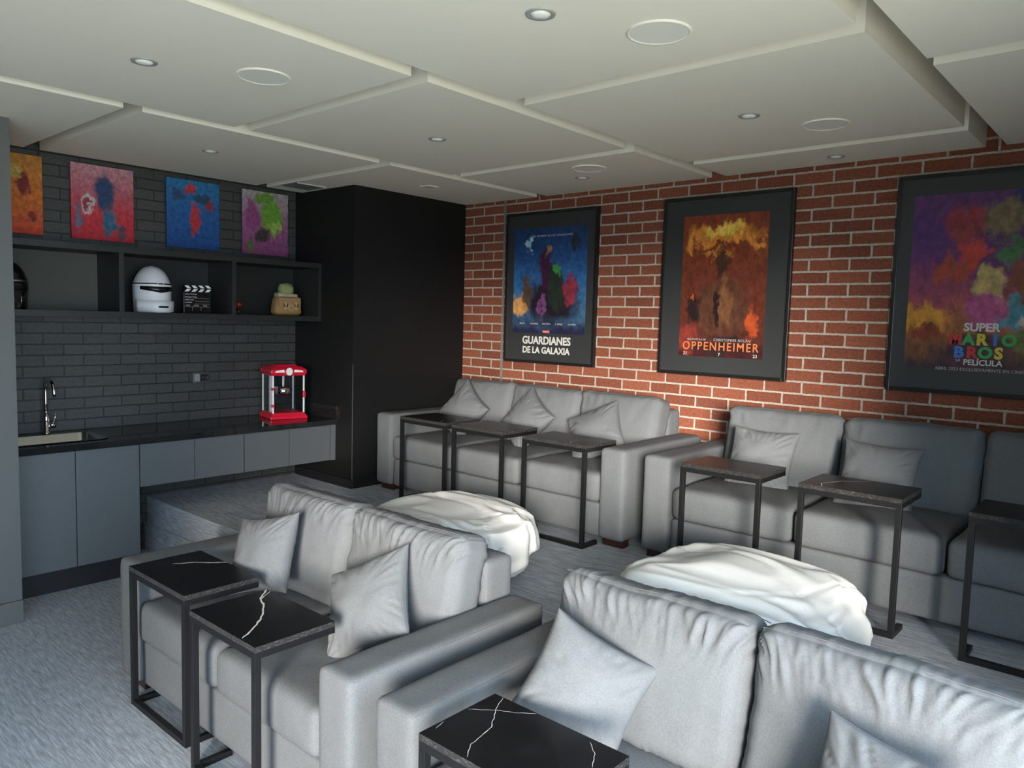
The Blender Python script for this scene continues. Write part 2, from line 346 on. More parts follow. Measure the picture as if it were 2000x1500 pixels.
# ------------------------------------------------ abstract artwork: soft coloured patches on a two colour ground
def art(name, w, h, base, blobs, axis, rough=.35, warp=.34, grain=.6):
    m = mat(name, base[0], rough, spec=.4)
    tc = N(m, 'ShaderNodeTexCoord'); sp = N(m, 'ShaderNodeSeparateXYZ'); L(m, tc.outputs['Object'], sp.inputs[0])
    u = math_(m, 'ADD', math_(m, 'DIVIDE', sp.outputs[axis], w), .5); v = math_(m, 'ADD', math_(m, 'DIVIDE', sp.outputs['Z'], h), .5)
    cb = N(m, 'ShaderNodeCombineXYZ'); L(m, u, cb.inputs[0]); L(m, v, cb.inputs[1])
    nt = N(m, 'ShaderNodeTexNoise'); nt.inputs['Scale'].default_value = 6.5; nt.inputs['Detail'].default_value = 5; nt.inputs['Roughness'].default_value = .65; L(m, cb.outputs[0], nt.inputs['Vector'])
    vm = N(m, 'ShaderNodeVectorMath', operation='MULTIPLY_ADD'); L(m, nt.outputs['Color'], vm.inputs[0]); vm.inputs[1].default_value = (warp, warp, 0)
    vo = N(m, 'ShaderNodeVectorMath', operation='SUBTRACT'); L(m, cb.outputs[0], vo.inputs[0]); vo.inputs[1].default_value = (warp / 2, warp / 2, 0)
    L(m, vo.outputs[0], vm.inputs[2]); s2 = N(m, 'ShaderNodeSeparateXYZ'); L(m, vm.outputs[0], s2.inputs[0])
    cur = ramp(m, s2.outputs['Y'], [(i / (len(base) - 1) * .96 + .02, c) for i, c in enumerate(base)])
    for (cu, cv, ru, rv, c) in blobs:
        du = math_(m, 'DIVIDE', math_(m, 'SUBTRACT', s2.outputs['X'], cu), ru); dv = math_(m, 'DIVIDE', math_(m, 'SUBTRACT', s2.outputs['Y'], cv), rv)
        d = math_(m, 'ADD', math_(m, 'MULTIPLY', du, du), math_(m, 'MULTIPLY', dv, dv))
        mr = N(m, 'ShaderNodeMapRange'); mr.interpolation_type = 'SMOOTHSTEP'; L(m, d, mr.inputs[0]); mr.inputs[1].default_value = .35; mr.inputs[2].default_value = 1.35; mr.inputs[3].default_value = 1; mr.inputs[4].default_value = 0
        mx = N(m, 'ShaderNodeMixRGB'); L(m, mr.outputs[0], mx.inputs[0]); L(m, cur, mx.inputs[1]); mx.inputs[2].default_value = (*c, 1); cur = mx.outputs[0]
    g = ntex(m, cb.outputs[0], 14, 5, .7); mx = N(m, 'ShaderNodeMixRGB', blend_type='MULTIPLY'); mx.inputs[0].default_value = grain
    L(m, cur, mx.inputs[1]); L(m, ramp(m, g, [(.3, (.25, .25, .25)), (.7, (1.7, 1.7, 1.7))]), mx.inputs[2])
    L(m, mx.outputs[0], P(m).inputs['Base Color']); return m
PT, PB_, PW = 2.6705, 2.1804, .3954
canv = [(-3.0361 - PW, 'orange and red abstract canvas above the shelf, cut off by the column', [(.60, .06, .02), (.62, .16, .02), (.50, .22, .03)], [(.72, .62, .10, .16, (.20, .02, .02)), (.62, .80, .10, .08, (.50, .36, .08)), (.85, .25, .05, .10, (.22, .02, .02))]),
        (-2.8717, 'pink and red abstract canvas with a dark blue patch', [(.46, .02, .03), (.50, .03, .04), (.42, .10, .13), (.48, .22, .25)], [(.52, .64, .17, .28, (.02, .05, .12)), (.60, .25, .12, .20, (.03, .11, .18)), (.25, .50, .09, .15, (.52, .44, .44)), (.24, .50, .055, .09, (.25, .03, .05)), (.80, .12, .08, .12, (.10, .05, .08)), (.10, .30, .06, .2, (.15, .12, .2))]),
        (-2.249, 'deep blue abstract canvas with a red streak', [(.01, .06, .22), (.015, .09, .28), (.02, .16, .34)], [(.52, .45, .10, .24, (.48, .03, .03)), (.44, .88, .10, .09, (.45, .03, .03)), (.80, .66, .07, .12, (.30, .02, .03)), (.48, .22, .06, .07, (.40, .03, .03)), (.24, .76, .16, .07, (.03, .06, .14)), (.68, .75, .18, .06, (.02, .06, .12))]),
        (-1.6653, 'mauve abstract canvas with a large green patch', [(.22, .05, .15), (.30, .10, .22), (.38, .32, .34)], [(.62, .62, .26, .30, (.14, .30, .03)), (.20, .60, .17, .24, (.26, .06, .17)), (.70, .45, .14, .08, (.30, .42, .08)), (.45, .90, .25, .08, (.12, .26, .03)), (.42, .30, .18, .12, (.05, .03, .03)), (.15, .10, .08, .12, (.10, .14, .05))])]
for i, (y, lab, base, bl) in enumerate(canv):
    e = empty('wall_canvas', (.0, y + PW / 2, (PT + PB_) / 2), lab, 'picture', 'canvases in a row above the shelf')
    h = PT - PB_
    o = MB().box((-.008, -PW / 2, -h / 2), (.008, PW / 2, h / 2)).build('printed_face', art('canvas_art_%d' % i, PW, h, base, bl, 'Y', .6), e, bev=.002); o.location = (.023, 0, 0)
    MB().box((.0, -PW / 2 + .01, -h / 2 + .01), (.0145, PW / 2 - .01, h / 2 - .01)).build('stretcher_frame', BLACKP, e)

# ------------------------------------------------ writing
def text(body, size, loc, rot, m, parent, name='lettering', ext=.0008, sx=1, align='CENTER', bold=0, spacing=1):
    cu = bpy.data.curves.new(name, 'FONT'); cu.body = body; cu.size = size; cu.extrude = ext; cu.align_x = align; cu.offset = bold; cu.space_character = spacing; cu.resolution_u = 3
    t = bpy.data.objects.new(name, cu); COL.objects.link(t); bpy.context.view_layer.update()
    me = bpy.data.meshes.new_from_object(t.evaluated_get(bpy.context.evaluated_depsgraph_get())); me.name = name
    bpy.data.objects.remove(t, do_unlink=True); me.materials.clear(); me.materials.append(m)
    o = bpy.data.objects.new(name, me); COL.objects.link(o); o.parent = parent; o.location = loc; o.rotation_euler = rot; o.scale = (sx, 1, 1); return o
TW = mat('print_white', (.62, .60, .56), .6); TWD = mat('print_grey_white', (.42, .40, .38), .6); TO = mat('print_orange', (.62, .16, .05), .6)
TR_ = mat('print_red', (.5, .03, .03), .6); TG = mat('print_green', (.04, .35, .08), .6); TB = mat('print_blue', (.04, .18, .55), .6); TY = mat('print_yellow', (.60, .48, .04), .6)
# ------------------------------------------------ framed posters on the brick wall
ZB, ZT, PWD = 1.38, 2.58, .9126
def poster(x, label, artm, pw, ph, px, pz):
    e = empty('framed_poster', (x + PWD / 2, 0, (ZB + ZT) / 2), label, 'poster', 'framed film posters on the brick wall')
    hw, hh, f = PWD / 2, (ZT - ZB) / 2, .022
    b = MB(); b.box((-hw, -.034, -hh), (-hw + f, -.001, hh)); b.box((hw - f, -.034, -hh), (hw, -.001, hh)); b.box((-hw + f, -.034, -hh), (hw - f, -.001, -hh + f)); b.box((-hw + f, -.034, hh - f), (hw - f, -.001, hh))
    b.build('frame', FRAMEB, e, bev=.002)
    MB().box((-hw + f, -.024, -hh + f), (hw - f, -.004, hh - f)).build('mount', MATB, e)
    o = MB().box((-pw / 2, -.0006, -ph / 2), (pw / 2, .0006, ph / 2)).build('print', artm, e); o.location = (px, -.0247, pz)
    return e, px, pz
RX = (math.pi / 2, 0, 0); FY = -.0262
a1 = art('poster_art_blue', .73, .82, [(.02, .02, .05), (.06, .16, .28), (.03, .12, .30), (.02, .07, .20), (.015, .04, .12)],
         [(.10, .26, .12, .12, (.60, .30, .10)), (.55, .30, .40, .22, (.018, .012, .02)), (.46, .60, .12, .22, (.05, .012, .04)), (.60, .42, .11, .24, (.02, .03, .02)), (.80, .40, .10, .13, (.22, .03, .05)), (.20, .42, .08, .18, (.08, .05, .03)), (.62, .60, .04, .06, (.05, .25, .05)), (.48, .80, .04, .06, (.25, .15, .10)), (.22, .85, .03, .07, (.30, .50, .60)), (.86, .86, .05, .10, (.02, .03, .05)), (.42, .25, .05, .12, (.16, .06, .16))], 'X')
e, px, pz = poster(1.2911, 'black framed blue film poster with white two line title, leftmost on brick wall', a1, .73, .83, (1.386 + 2.105) / 2 - 1.2911 - PWD / 2, (2.45 + 1.62) / 2 - 1.98)
text('DEL ESTUDIO DE LOS VENGADORES', .022, (px + .02, FY, pz + .345), RX, TWD, e, spacing=1.15)
for k, t_ in enumerate(['PRATT', 'SALDANA', 'BAUTISTA', 'V. DIESEL', 'COOPER']): text(t_, .019, (px - .26 + k * .125, FY, pz - .345), RX, TWD, e)
o = MB().box((-.032, -.0005, -.012), (.032, .0005, .012)).build('red_emblem_box', TR_, e); o.location = (px - .01, FY, pz - .40)
text('MARVEL', .019, (px - .01, FY - .001, pz - .4065), RX, TW, e)
text('GUARDIANES', .086, (px - .01, FY, pz - .50), RX, TW, e, 'title_lettering', bold=.0025, sx=.93)
text('DE LA GALAXIA', .072, (px - .012, FY, pz - .573), RX, TW, e, 'title_lettering', bold=.002, sx=.93)
a2 = art('poster_art_fire', .60, .95, [(.05, .012, .012), (.10, .025, .015), (.13, .03, .015), (.13, .03, .015), (.20, .05, .015), (.22, .04, .02)],
         [(.50, .86, .42, .075, (.62, .22, .03)), (.50, .89, .26, .04, (.75, .48, .08)), (.16, .80, .13, .05, (.60, .22, .04)), (.86, .79, .12, .05, (.60, .22, .04)), (.50, .73, .46, .075, (.15, .03, .012)), (.42, .74, .20, .02, (.40, .16, .03)), (.50, .35, .34, .23, (.09, .035, .02)), (.50, .66, .10, .10, (.045, .018, .012)), (.53, .38, .09, .18, (.17, .07, .03)), (.43, .34, .045, .16, (.02, .01, .01)), (.16, .36, .10, .13, (.02, .012, .012)), (.86, .26, .07, .12, (.42, .07, .02)), (.14, .44, .04, .03, (.45, .08, .02)), (.10, .12, .12, .12, (.22, .035, .025)), (.55, .08, .5, .06, (.03, .015, .015))], 'X')
e, px, pz = poster(2.758, 'black framed fiery orange and dark red film poster, middle one on brick wall', a2, .60, .94, 3.215 - 2.758 - PWD / 2, 1.98 - 1.98)
text('UNA PELÍCULA DE', .017, (px - .17, FY, pz - .362), RX, TWD, e); text('CHRISTOPHER NOLAN', .026, (px + .085, FY, pz - .364), RX, TWD, e, spacing=1.25, sx=.8)
text('OPPENHEIMER', .078, (px, FY, pz - .425), RX, TO, e, 'title_lettering', bold=.001, spacing=1.25, sx=.90)
for t_, dx in (('21', -.25), ('7', 0), ('23', .25)): text(t_, .030, (px + dx, FY, pz - .462), RX, TW, e)
a3 = art('poster_art_purple', .68, .95, [(.05, .03, .04), (.32, .12, .03), (.30, .06, .08), (.12, .025, .12), (.07, .02, .12), (.10, .03, .12)],
         [(.88, .93, .25, .08, (.02, .03, .14)), (.38, .84, .16, .12, (.24, .03, .04)), (.66, .84, .20, .10, (.17, .12, .06)), (.46, .67, .13, .08, (.45, .04, .03)), (.70, .66, .09, .08, (.05, .16, .05)), (.30, .58, .14, .08, (.32, .05, .03)), (.56, .48, .12, .10, (.45, .32, .12)), (.56, .33, .16, .12, (.42, .08, .22)), (.82, .50, .13, .12, (.20, .05, .03)), (.80, .32, .15, .09, (.06, .24, .30)), (.14, .30, .20, .09, (.55, .24, .03)), (.15, .21, .13, .07, (.22, .04, .02)), (.85, .30, .07, .05, (.50, .40, .38)), (.80, .17, .22, .06, (.14, .15, .04)), (.50, .10, .30, .10, (.07, .03, .04))], 'X')
e, px, pz = poster(4.2551, 'black framed purple film poster with multicoloured title letters, cut off at right', a3, .68, .95, 4.345 + .34 - 4.2551 - PWD / 2, 1.99 - 1.98)
text('SUPER', .060, (px + .03, FY, pz - .262), RX, TW, e, 'title_lettering', bold=.002)
for word, z_, cs in (('MARIO', -.335, (TR_, TG, TY, TB, TG)), ('BROS', -.405, (TB, TR_, TG, TY))):
    for k, ch in enumerate(word): text(ch, .082, (px - .09 + k * .062 + (.02 if word == 'BROS' else 0), FY, pz + z_), RX, cs[k], e, 'title_letter', bold=.004)
text('LA', .020, (px - .07, FY, pz - .428), RX, TW, e); text('PELÍCULA', .042, (px + .045, FY, pz - .445), RX, TW, e, bold=.001)
text('ABRIL 2023 EXCLUSIVAMENTE EN CINES', .0235, (px + .03, FY, pz - .49 + .012), RX, TWD, e)

# ------------------------------------------------ objects on the shelf (z = 1.708)
SZ = 1.708
def helmet(loc, rz, shell, label, scale=1, dark=False):
    e = empty('helmet', loc, label, 'helmet', None, rz)
    vs = []; fs = []; nu, nv = 40, 26
    for j in range(nv + 1):
        t = j / nv; z = .30 * t
        for i in range(nu):
            a = 2 * math.pi * i / nu; cx, cy = math.cos(a), math.sin(a)
            prof = math.sqrt(max(0, 1 - max(0, (t - .45) / .55) ** 2)) if t > .45 else 1 - .06 * (1 - t / .45)
            r = .120 * prof; fx = 1.12 if cx > 0 else 1.02
            chin = .026 * sstep(.45, .1, t) * max(0, cx) ** 1.5
            brow = .004 if .56 < t < .64 else 0
            vs.append(((r * fx + chin + brow) * cx, (r + brow) * cy * .94, z))
    for j in range(nv):
        for i in range(nu): fs.append((j * nu + i, j * nu + (i + 1) % nu, (j + 1) * nu + (i + 1) % nu, (j + 1) * nu + i))
    o = mk('shell', vs, fs, shell, e, True); o.scale = (scale,) * 3
    def strip(name, z0, z1, a0, a1, m, off=.004, zt=0):
        v = []; f = []; k = 16
        for i in range(k + 1):
            a = math.radians(a0 + (a1 - a0) * i / k); cx, cy = math.cos(a), math.sin(a)
            for z in (z0 + zt * abs(a), z1):
                t = z / .30; prof = math.sqrt(max(0, 1 - max(0, (t - .45) / .55) ** 2)) if t > .45 else 1 - .06 * (1 - t / .45)
                r = .120 * prof; fx = 1.12 if cx > 0 else 1.02; ch = .026 * sstep(.45, .1, t) * max(0, cx) ** 1.5
                for of in (-.004, off): v.append(((r * fx + ch + of) * cx, (r * .94 + of) * cy, z))
        for i in range(k):
            b_ = i * 4; c_ = b_ + 4
            f += [(b_ + 1, c_ + 1, c_ + 3, b_ + 3), (b_, b_ + 2, c_ + 2, c_), (b_ + 2, b_ + 3, c_ + 3, c_ + 2), (b_, c_, c_ + 1, b_ + 1)]
        f += [(0, 1, 3, 2), (k * 4, k * 4 + 2, k * 4 + 3, k * 4 + 1)]
        q = mk(name, v, f, m, e, True); q.scale = (scale,) * 3; return q
    if dark:
        strip('visor', .115, .165, -80, 80, BLACKP, .003); strip('visor_rim', .168, .180, -90, 90, STEEL, .006); strip('cheek_plate', .02, .10, 20, 38, STEEL, .004); strip('cheek_plate', .02, .10, -38, -20, STEEL, .004)
    else:
        strip('visor', .125, .165, -62, 62, BLACKP, .003, .018); strip('brow_line', .178, .186, -170, 170, BLACKP, .006)
        strip('chin_bar', .004, .075, -75, 75, HELMW, .018)
        b = MB(); b.box((.160, -.03, .030), (.1755, .03, .042)); q = b.build('vent', BLACKP, e, bev=.003); q.scale = (scale,) * 3
    return e
helmet((.19, -2.43, SZ), math.radians(0), HELMW, 'plain white full face helmet with black visor on the shelf', 1.06)
helmet((.18, -3.29, SZ), 0, BLACKP, 'glossy black helmet half hidden by the column at the left shelf end', .98, True)
# clapperboard
e = empty('clapperboard', (.19, -2.11, SZ), 'black and white film clapperboard standing on the shelf', 'clapperboard', None, 0)
MB().box((-.006, -.10, 0), (.006, .10, .15)).build('slate', BLACKP, e, bev=.002)
for nm, z0, tilt, sg in (('clapper_lower', .152, 0, 1), ('clapper_upper', .178, .03, -1)):
    M_ = Matrix.Translation((0, 0, z0)) @ Matrix.Rotation(tilt, 4, 'X') ; c_ = MB(); c_.box((-.007, -.10, 0), (.007, .10, .023), 0, M_)
    for k in range(4):
        y0 = -.085 + k * .05; s_ = .010 * sg
        v = [(.0075, y0 - s_, .002), (.0075, y0 + .028 - s_, .002), (.0075, y0 + .028 + s_, .021), (.0075, y0 + s_, .021)]
        c_.add([M_ @ Vector(q) for q in v], [(0, 1, 2, 3)], 1)
    c_.build(nm, [BLACKP, WHITEP], e)
RY = (math.pi / 2, 0, math.pi / 2)
for t_, z_ in (('HOLLYWOOD', .131), ('PRODUCTION', .111), ('DIRECTOR', .092), ('CAMERA', .073)): text(t_, .0135, (.0068, -.092, z_), RY, TW, e, align='LEFT', ext=.0003)
for t_, y_ in (('DATE', -.07), ('SCENE', -.01), ('TAKE', .055)): text(t_, .0125, (.0068, y_, .052), RY, TW, e, ext=.0003)
b = MB()
for z_ in (.106, .087, .068, .046): b.box((.0062, -.02 if z_ > .05 else -.09, z_), (.0068, .09, z_ + .0015))
for y_ in (-.04, .025): b.box((.0062, y_, .02), (.0068, y_ + .0015, .046))
b.build('ruled_lines', TWD, e)
# little red ornament
e = empty('red_ornament', (.27, -1.845, SZ), 'tiny glossy red ornament on a thin black stand on the shelf', 'ornament')
MB().lathe([(.0, 0), (.022, 0), (.022, .004), (.004, .008), (.004, .05), (.0, .05)], 18).build('stand', BLACKP, e, True)
b = MB(); b.lathe([(0, -.028), (.016, -.022), (.028, -.004), (.030, .008), (.020, .018), (0, .024)], 20, 0, (0, 0, 0), Matrix.Translation((0, .008, .072)) @ Matrix.Rotation(-.35, 4, 'X')); b.build('red_body', mat('ornament_red', (.25, .01, .01), .08), e, True)
MB().tube([(.004, -.02, .07), (.004, -.022, .125)], .0022, 6).build('pin', CHROME, e)
MB().lathe([(0, -.004), (.005, 0), (0, .004)], 10, 0, (.02, 0, .02)).build('white_bead', WHITEP, e, True)
# tan satchel and cloth bundle, put in as stand-in for a plush figure
e = empty('plush_standin_satchel', (.19, -1.385, SZ), 'tan canvas satchel with two buckles and a green bundle standing in for a plush figure', 'bag')
softbox('bag_body', (.0, 0, .075), (.055, .112, .074), .035, (10, 18, 14), TAN, e, lambda u, w, n: Vector((.012 * (1 - u.y ** 2) * n.x, 0.012 * n.y * -u.z, 0)))
softbox('bag_flap', (.045, 0, .105), (.022, .100, .042), .02, (6, 16, 10), TAN, e)
for yy in (-.05, .045):
    MB().box((.062, yy - .010, .045), (.073, yy + .010, .105)).build('strap', LTAN, e, bev=.003)
    b = MB(); b.box((.073, yy - .016, .070), (.077, yy + .016, .074)); b.box((.073, yy - .016, .070), (.077, yy - .012, .092)); b.box((.073, yy + .012, .070), (.077, yy + .016, .092)); b.build('buckle', BLACKP, e)
pts = [(.071, .0 + .022 * math.cos(a), .062 + .022 * math.sin(a)) for a in [2 * math.pi * k / 20 for k in range(21)]]
MB().tube(pts, .005, 8, cap=False).build('ring', LTAN, e, True)
softbox('rolled_collar', (.0, -.005, .155), (.045, .085, .020), .018, (8, 16, 6), ROBE, e, lambda u, w, n: n * .006 * nz(w.y * 40, w.z * 30, 1))
softbox('standin_bundle', (.0, -.005, .205), (.052, .062, .052), .05, (14, 14, 14), GREENC, e, lambda u, w, n: n * .006 * nz(w.y * 25, w.z * 25, 3))

# ------------------------------------------------ popcorn machine on the worktop
pm = empty('popcorn_machine', (.245, -1.445, .911), 'red and white tabletop popcorn machine with clear windows', 'popcorn machine', None, math.radians(-13)); pm.scale = (.86, .86, 1.0)
def frust(b, x0, x1, z0, z1, y0=None, y1=None):
    y0 = x0 if y0 is None else y0; y1 = x1 if y1 is None else y1
    v = [(-x0, -y0, z0), (x0, -y0, z0), (x0, y0, z0), (-x0, y0, z0), (-x1, -y1, z1), (x1, -y1, z1), (x1, y1, z1), (-x1, y1, z1)]
    b.add(v, [(0, 3, 2, 1), (4, 5, 6, 7), (0, 1, 5, 4), (1, 2, 6, 5), (2, 3, 7, 6), (3, 0, 4, 7)])
b = MB(); frust(b, .168, .168, 0, .022); frust(b, .165, .142, .022, .048); b.build('base', RED, pm, bev=.004)
b = MB(); frust(b, .150, .160, .335, .35); frust(b, .162, .162, .35, .385); frust(b, .160, .125, .385, .405); frust(b, .105, .085, .405, .418); b.build('roof', RED, pm, bev=.006)
for sx in (-1, 1):
    for sy in (-1, 1): MB().box((sx * .140 - .007, sy * .140 - .007, .046), (sx * .140 + .007, sy * .140 + .007, .337)).build('corner_post', WHITEP, pm, bev=.002)
for ax in range(2):
    for s_ in (-1, 1):
        a_ = (s_ * .141 - .001, -.132, .05) if ax == 0 else (-.132, s_ * .141 - .001, .05); b_ = (s_ * .141 + .001, .132, .336) if ax == 0 else (.132, s_ * .141 + .001, .336)
        MB().box(a_, b_).build('window_pane', GLASS, pm)
k_ = MB().lathe([(0, .18), (.066, .18), (.074, .19), (.074, .245), (.071, .245), (.071, .20), (0, .195)], 28); k_.lathe([(.077, .247), (0, .258)], 28); k_.build('kettle', CHROME, pm, True)
MB().tube([(0, 0, .25), (0, 0, .34)], .010, 12).build('kettle_rod', WHITEP, pm, True)
MB().box((-.012, -.128, .048), (.012, -.104, .337)).build('centre_post', WHITEP, pm); MB().tube([(.0, -.05, .235), (.0, -.12, .235)], .006, 8).build('kettle_arm', CHROME, pm)
for z_ in (.105, .235): MB().box((.140, -.160, z_ - .010), (.160, -.132, z_ + .010)).build('hinge', RED, pm, bev=.003)
MB().box((.142, .125, .165), (.168, .150, .215)).build('door_handle', RED, pm, bev=.006)
b = MB(); b.lathe([(0, 0), (.030, 0), (.030, .004), (0, .004)], 20, 0, (0, 0, 0), Matrix.Translation((.162, 0, .368)) @ Matrix.Rotation(math.pi / 2, 4, 'Y')); b.build('white_badge', WHITEP, pm)
b = MB()
for s_ in (-1, 1): b.add([(.1635, s_ * .04, .362), (.1635, s_ * .13, .362), (.1635, s_ * .12, .375), (.1635, s_ * .05, .383)], [(0, 1, 2, 3)])
b.build('white_stripe', WHITEP, pm)

# ------------------------------------------------ sofas
random.seed(4)
def wrinkled(seed, h, top=1.0, crumple=.0022):
    def d(u, w, n):
        x, z = w.x, w.z
        # gathered creases that start under the top seam and slant down over the face, fading out
        gather = (sstep(.15, .80, u.z) * (1 - .75 * sstep(.86, 1, u.z)) + .35 * sstep(-.75, -1, u.z)) * top
        fan = x * 17 + (1 - u.z) * x * 9 + .8 * nz(x * 5, z * 6, seed)
        c1 = max(0, 1 - 3.2 * abs(nz(fan + seed, z * 4.5, seed))); c2 = max(0, 1 - 3.6 * abs(nz(fan * 1.9 + seed * 2, z * 8, seed + 5)))
        big = nz(x * 4 + seed, z * 4, seed * 2)
        side = sstep(.55, 1, abs(u.x))
        belly = .036 * (1 - u.x ** 2) * (1 - (u.z * .9 + .1) ** 4)
        off = n * (gather * (.0085 * c1 ** 1.5 * (.4 + abs(nz(x * 7, z * 9, seed + 2)) * 2) + .0045 * c2) + side * .004 * nz(z * 22, x * 6, seed) + crumple * 1.6 * nz(x * 12, z * 14, seed + 9) + side * .004 * nz(z * 30, x * 9, seed + 4) + .006 * big)
        off.y += (-1 if n.y < 0 else .4) * belly * min(1, abs(n.y) * 1.5)
        # slouch: the top edge sags between the corners
        off.z += -.012 * sstep(.2, 1, u.z) * (1 - u.x * u.x) * 0 + (.010 * nz(x * 5, seed, 0) * sstep(0, 1, u.z))
        return off
    return d
def sofa(x0, yf, z0, width, nseat, label, detail, seed, back_y=.69):
    e = empty('sofa', (x0 + width / 2, yf, z0), label, 'sofa', 'grey fabric sofas')
    aw, ah, D = .175, .595, .96; hw = width / 2
    n1 = (8, 30, 16) if detail else (8, 14, 12)
    def armd(sd):
        def f(u, w, n): return n * (.003 * nz(w.x * 6 + sd, w.y * 5, w.z * 5) + .0012 * nz(w.x * 20, w.y * 30 + sd, w.z * 22))
        return f
    for s_ in (-1, 1):
        a = softbox('armrest', (s_ * (hw - aw / 2), D / 2, .045 + (ah - .045) / 2), (aw / 2, D / 2, (ah - .045) / 2), .026, n1, FAB, e, armd(seed + s_))
        # seam lines around the front panel and along the top
        b = MB(); xi = s_ * (hw - aw / 2); w2 = aw / 2 - .006; zt = ah - .006
        b.tube([(xi - w2, .020, .06), (xi - w2, .020, zt - .02), (xi - w2 + .012, .020, zt - .002), (xi + w2 - .012, .020, zt - .002), (xi + w2, .020, zt - .02), (xi + w2, .020, .06)], .0022, 6)
        xa = xi + .055 * (-1 if s_ > 0 else -1); b.tube([(xi + w2 - .001, .02, zt - .004), (xi + w2 - .001, D - .02, zt - .004)], .0018, 6)
        b.build('seam', PIPE, a)
    iw = width - 2 * aw
    k_ = 0
    softbox('base', (0, .026 + (D - .1) / 2, .045 + .103), (iw / 2 - .001, (D - .1) / 2, .103), .014, (24, 14, 8), FAB, e, lambda u, w, n: n * .003 * nz(w.x * 4, w.y * 5, w.z * 9))
    softbox('back_frame', (0, D - .085, .045 + .355), (iw / 2 + .0, .083, .355), .022, (16, 6, 12), FAB, e)
    cw = iw / nseat
    for k in range(nseat):
        cx = -iw / 2 + (k + .5) * cw; sd = seed * 7 + k * 3.3
        def seatd(u, w, n, sd=sd):
            top = .018 * (1 - u.x ** 2) * (1 - u.y ** 2) * (1 if n.z > .3 else 0)
            fr = sstep(-.75, -1, u.y)
            return n * (.0045 * nz(w.x * 5 + sd, w.y * 5, 0) + fr * .0032 * nz(w.x * 26 + sd, w.z * 6, 1) + .002 * nz(w.x * 15, w.y * 11 + sd, 2)) + Vector((0, 0, top))
        softbox('seat_cushion', (cx, .378, .340), (cw / 2 - .007, .375, .089), .040, (26, 20, 9) if detail else (20, 14, 8), FAB, e, seatd)
    for k in range(nseat):
        cx = -iw / 2 + (k + .5) * cw; sd = seed * 11 + k * 5.7
        c = softbox('back_cushion', (0, 0, 0), (cw / 2 + (-.006 if detail else -.004), .090, .235), (.055 if detail else .050), (110, 14, 54) if detail else (44, 10, 30), FAB2, e, wrinkled(sd, .235, 1.25 if detail else .9))
        c.location = (cx + .012, back_y, .640 if detail else .612); c.rotation_euler = (-.24, (k - .5 * (nseat - 1)) * .012, 0)
        for yy in (-.062, .062):
            w2 = cw / 2 - .012; zt = .222
            s = MB(); pts = []
            for i in range(25):
                t = -1 + 2 * i / 24; pts.append((w2 * t, yy, zt + .008 - .012 * abs(t) ** 6 + .010 * nz(w2 * t * 5, sd, 0)))
            s.tube(pts, .0015, 6); s.build('cushion_seam', PIPE, c)
    for sx in (-1, 1):
        for yy in (.045, D - .12): MB().box((sx * (hw - .09) - .07, yy, 0), (sx * (hw - .09) + .07, yy + .07, .052)).build('foot', WOODF, e, bev=.003)
    return e
sofa(1.945, -3.355, 0, 1.74, 2, 'grey two seat sofa in the front row, left, beside two small tables', True, 1)
sofa(3.800, -3.355, 0, 1.74, 2, 'grey two seat sofa in the front row, right, nearest the camera', True, 2)
sofa(0.865, -1.015, PL, 2.28, 3, 'grey three seat sofa by the black box wall under the blue and orange posters', False, 3)
sofa(3.270, -1.015, PL, 2.40, 3, 'grey three seat sofa in shade under the purple poster at right', False, 4)

def pillow(loc, rot, s, label, seed, n=56, T=.082):
    seed = seed * 1.37 + .41
    vs = []; fs = []; h = s / 2 * 1.06
    for side in (-1, 1):
        for j in range(n + 1):
            for i in range(n + 1):
                u = math.sin((2 * i / n - 1) * math.pi / 2); v = math.sin((2 * j / n - 1) * math.pi / 2)
                x = h * u * (1 - .10 * (1 - v * v)); z = h * v * (1 - .10 * (1 - u * u))
                e_ = max(0, (1 - u * u)) * max(0, (1 - v * v)); t = T * e_ ** .42
                ang = math.atan2(v, u); rad = math.hypot(u, v)
                wr = -.009 * sstep(.16, 0, abs(nz(math.cos(ang) * 4 + seed, math.sin(ang) * 4, rad * .7 + seed))) * (rad > .35) + .004 * nz(math.cos(ang * 2) * 7, seed + side, rad)
                t += (wr * sstep(.3, 1.0, rad) + .006 * nz(u * 2 + seed, v * 2, side)) * min(1, e_ * 6)
                vs.append((x, side * t, z))
    m_ = (n + 1) ** 2
    for j in range(n):
        for i in range(n):
            a = j * (n + 1) + i; q = (a, a + 1, a + n + 2, a + n + 1); fs.append(q); fs.append(tuple(k + m_ for k in q[::-1]))
    bm = bmesh.new(); vv = [bm.verts.new(v) for v in vs]
    for f in fs: bm.faces.new([vv[k] for k in f])
    bmesh.ops.remove_doubles(bm, verts=bm.verts, dist=1e-5); me = bpy.data.meshes.new('throw_pillow'); bm.to_mesh(me); bm.free()
    me.materials.append(FAB2); me.shade_smooth()
    o = bpy.data.objects.new('throw_pillow', me); COL.objects.link(o); o.location = loc; o.rotation_euler = rot
    tag(o, label, 'cushion', 'grey throw pillows on the sofas')
    pts = [(h * u * (1 - .10 * (1 - v * v)), 0, h * v * (1 - .10 * (1 - u * u))) for u, v in
           [(-1 + i / 6, -1) for i in range(13)] + [(1, -1 + i / 6) for i in range(1, 13)] + [(1 - i / 6, 1) for i in range(1, 13)] + [(-1, 1 - i / 6) for i in range(1, 13)]]
    MB().tube(pts, .0014, 6, cap=False).build('edge_seam', PIPE, o)
    return o
pillow((2.49, -2.94, .640), (-.45, -.22, .24), .335, 'throw pillow at the left end of the front left sofa, by the armrest', 1)
pillow((3.245, -2.94, .615), (-.72, -.46, .42), .36, 'throw pillow leaning at the right armrest of the front left sofa', 2)
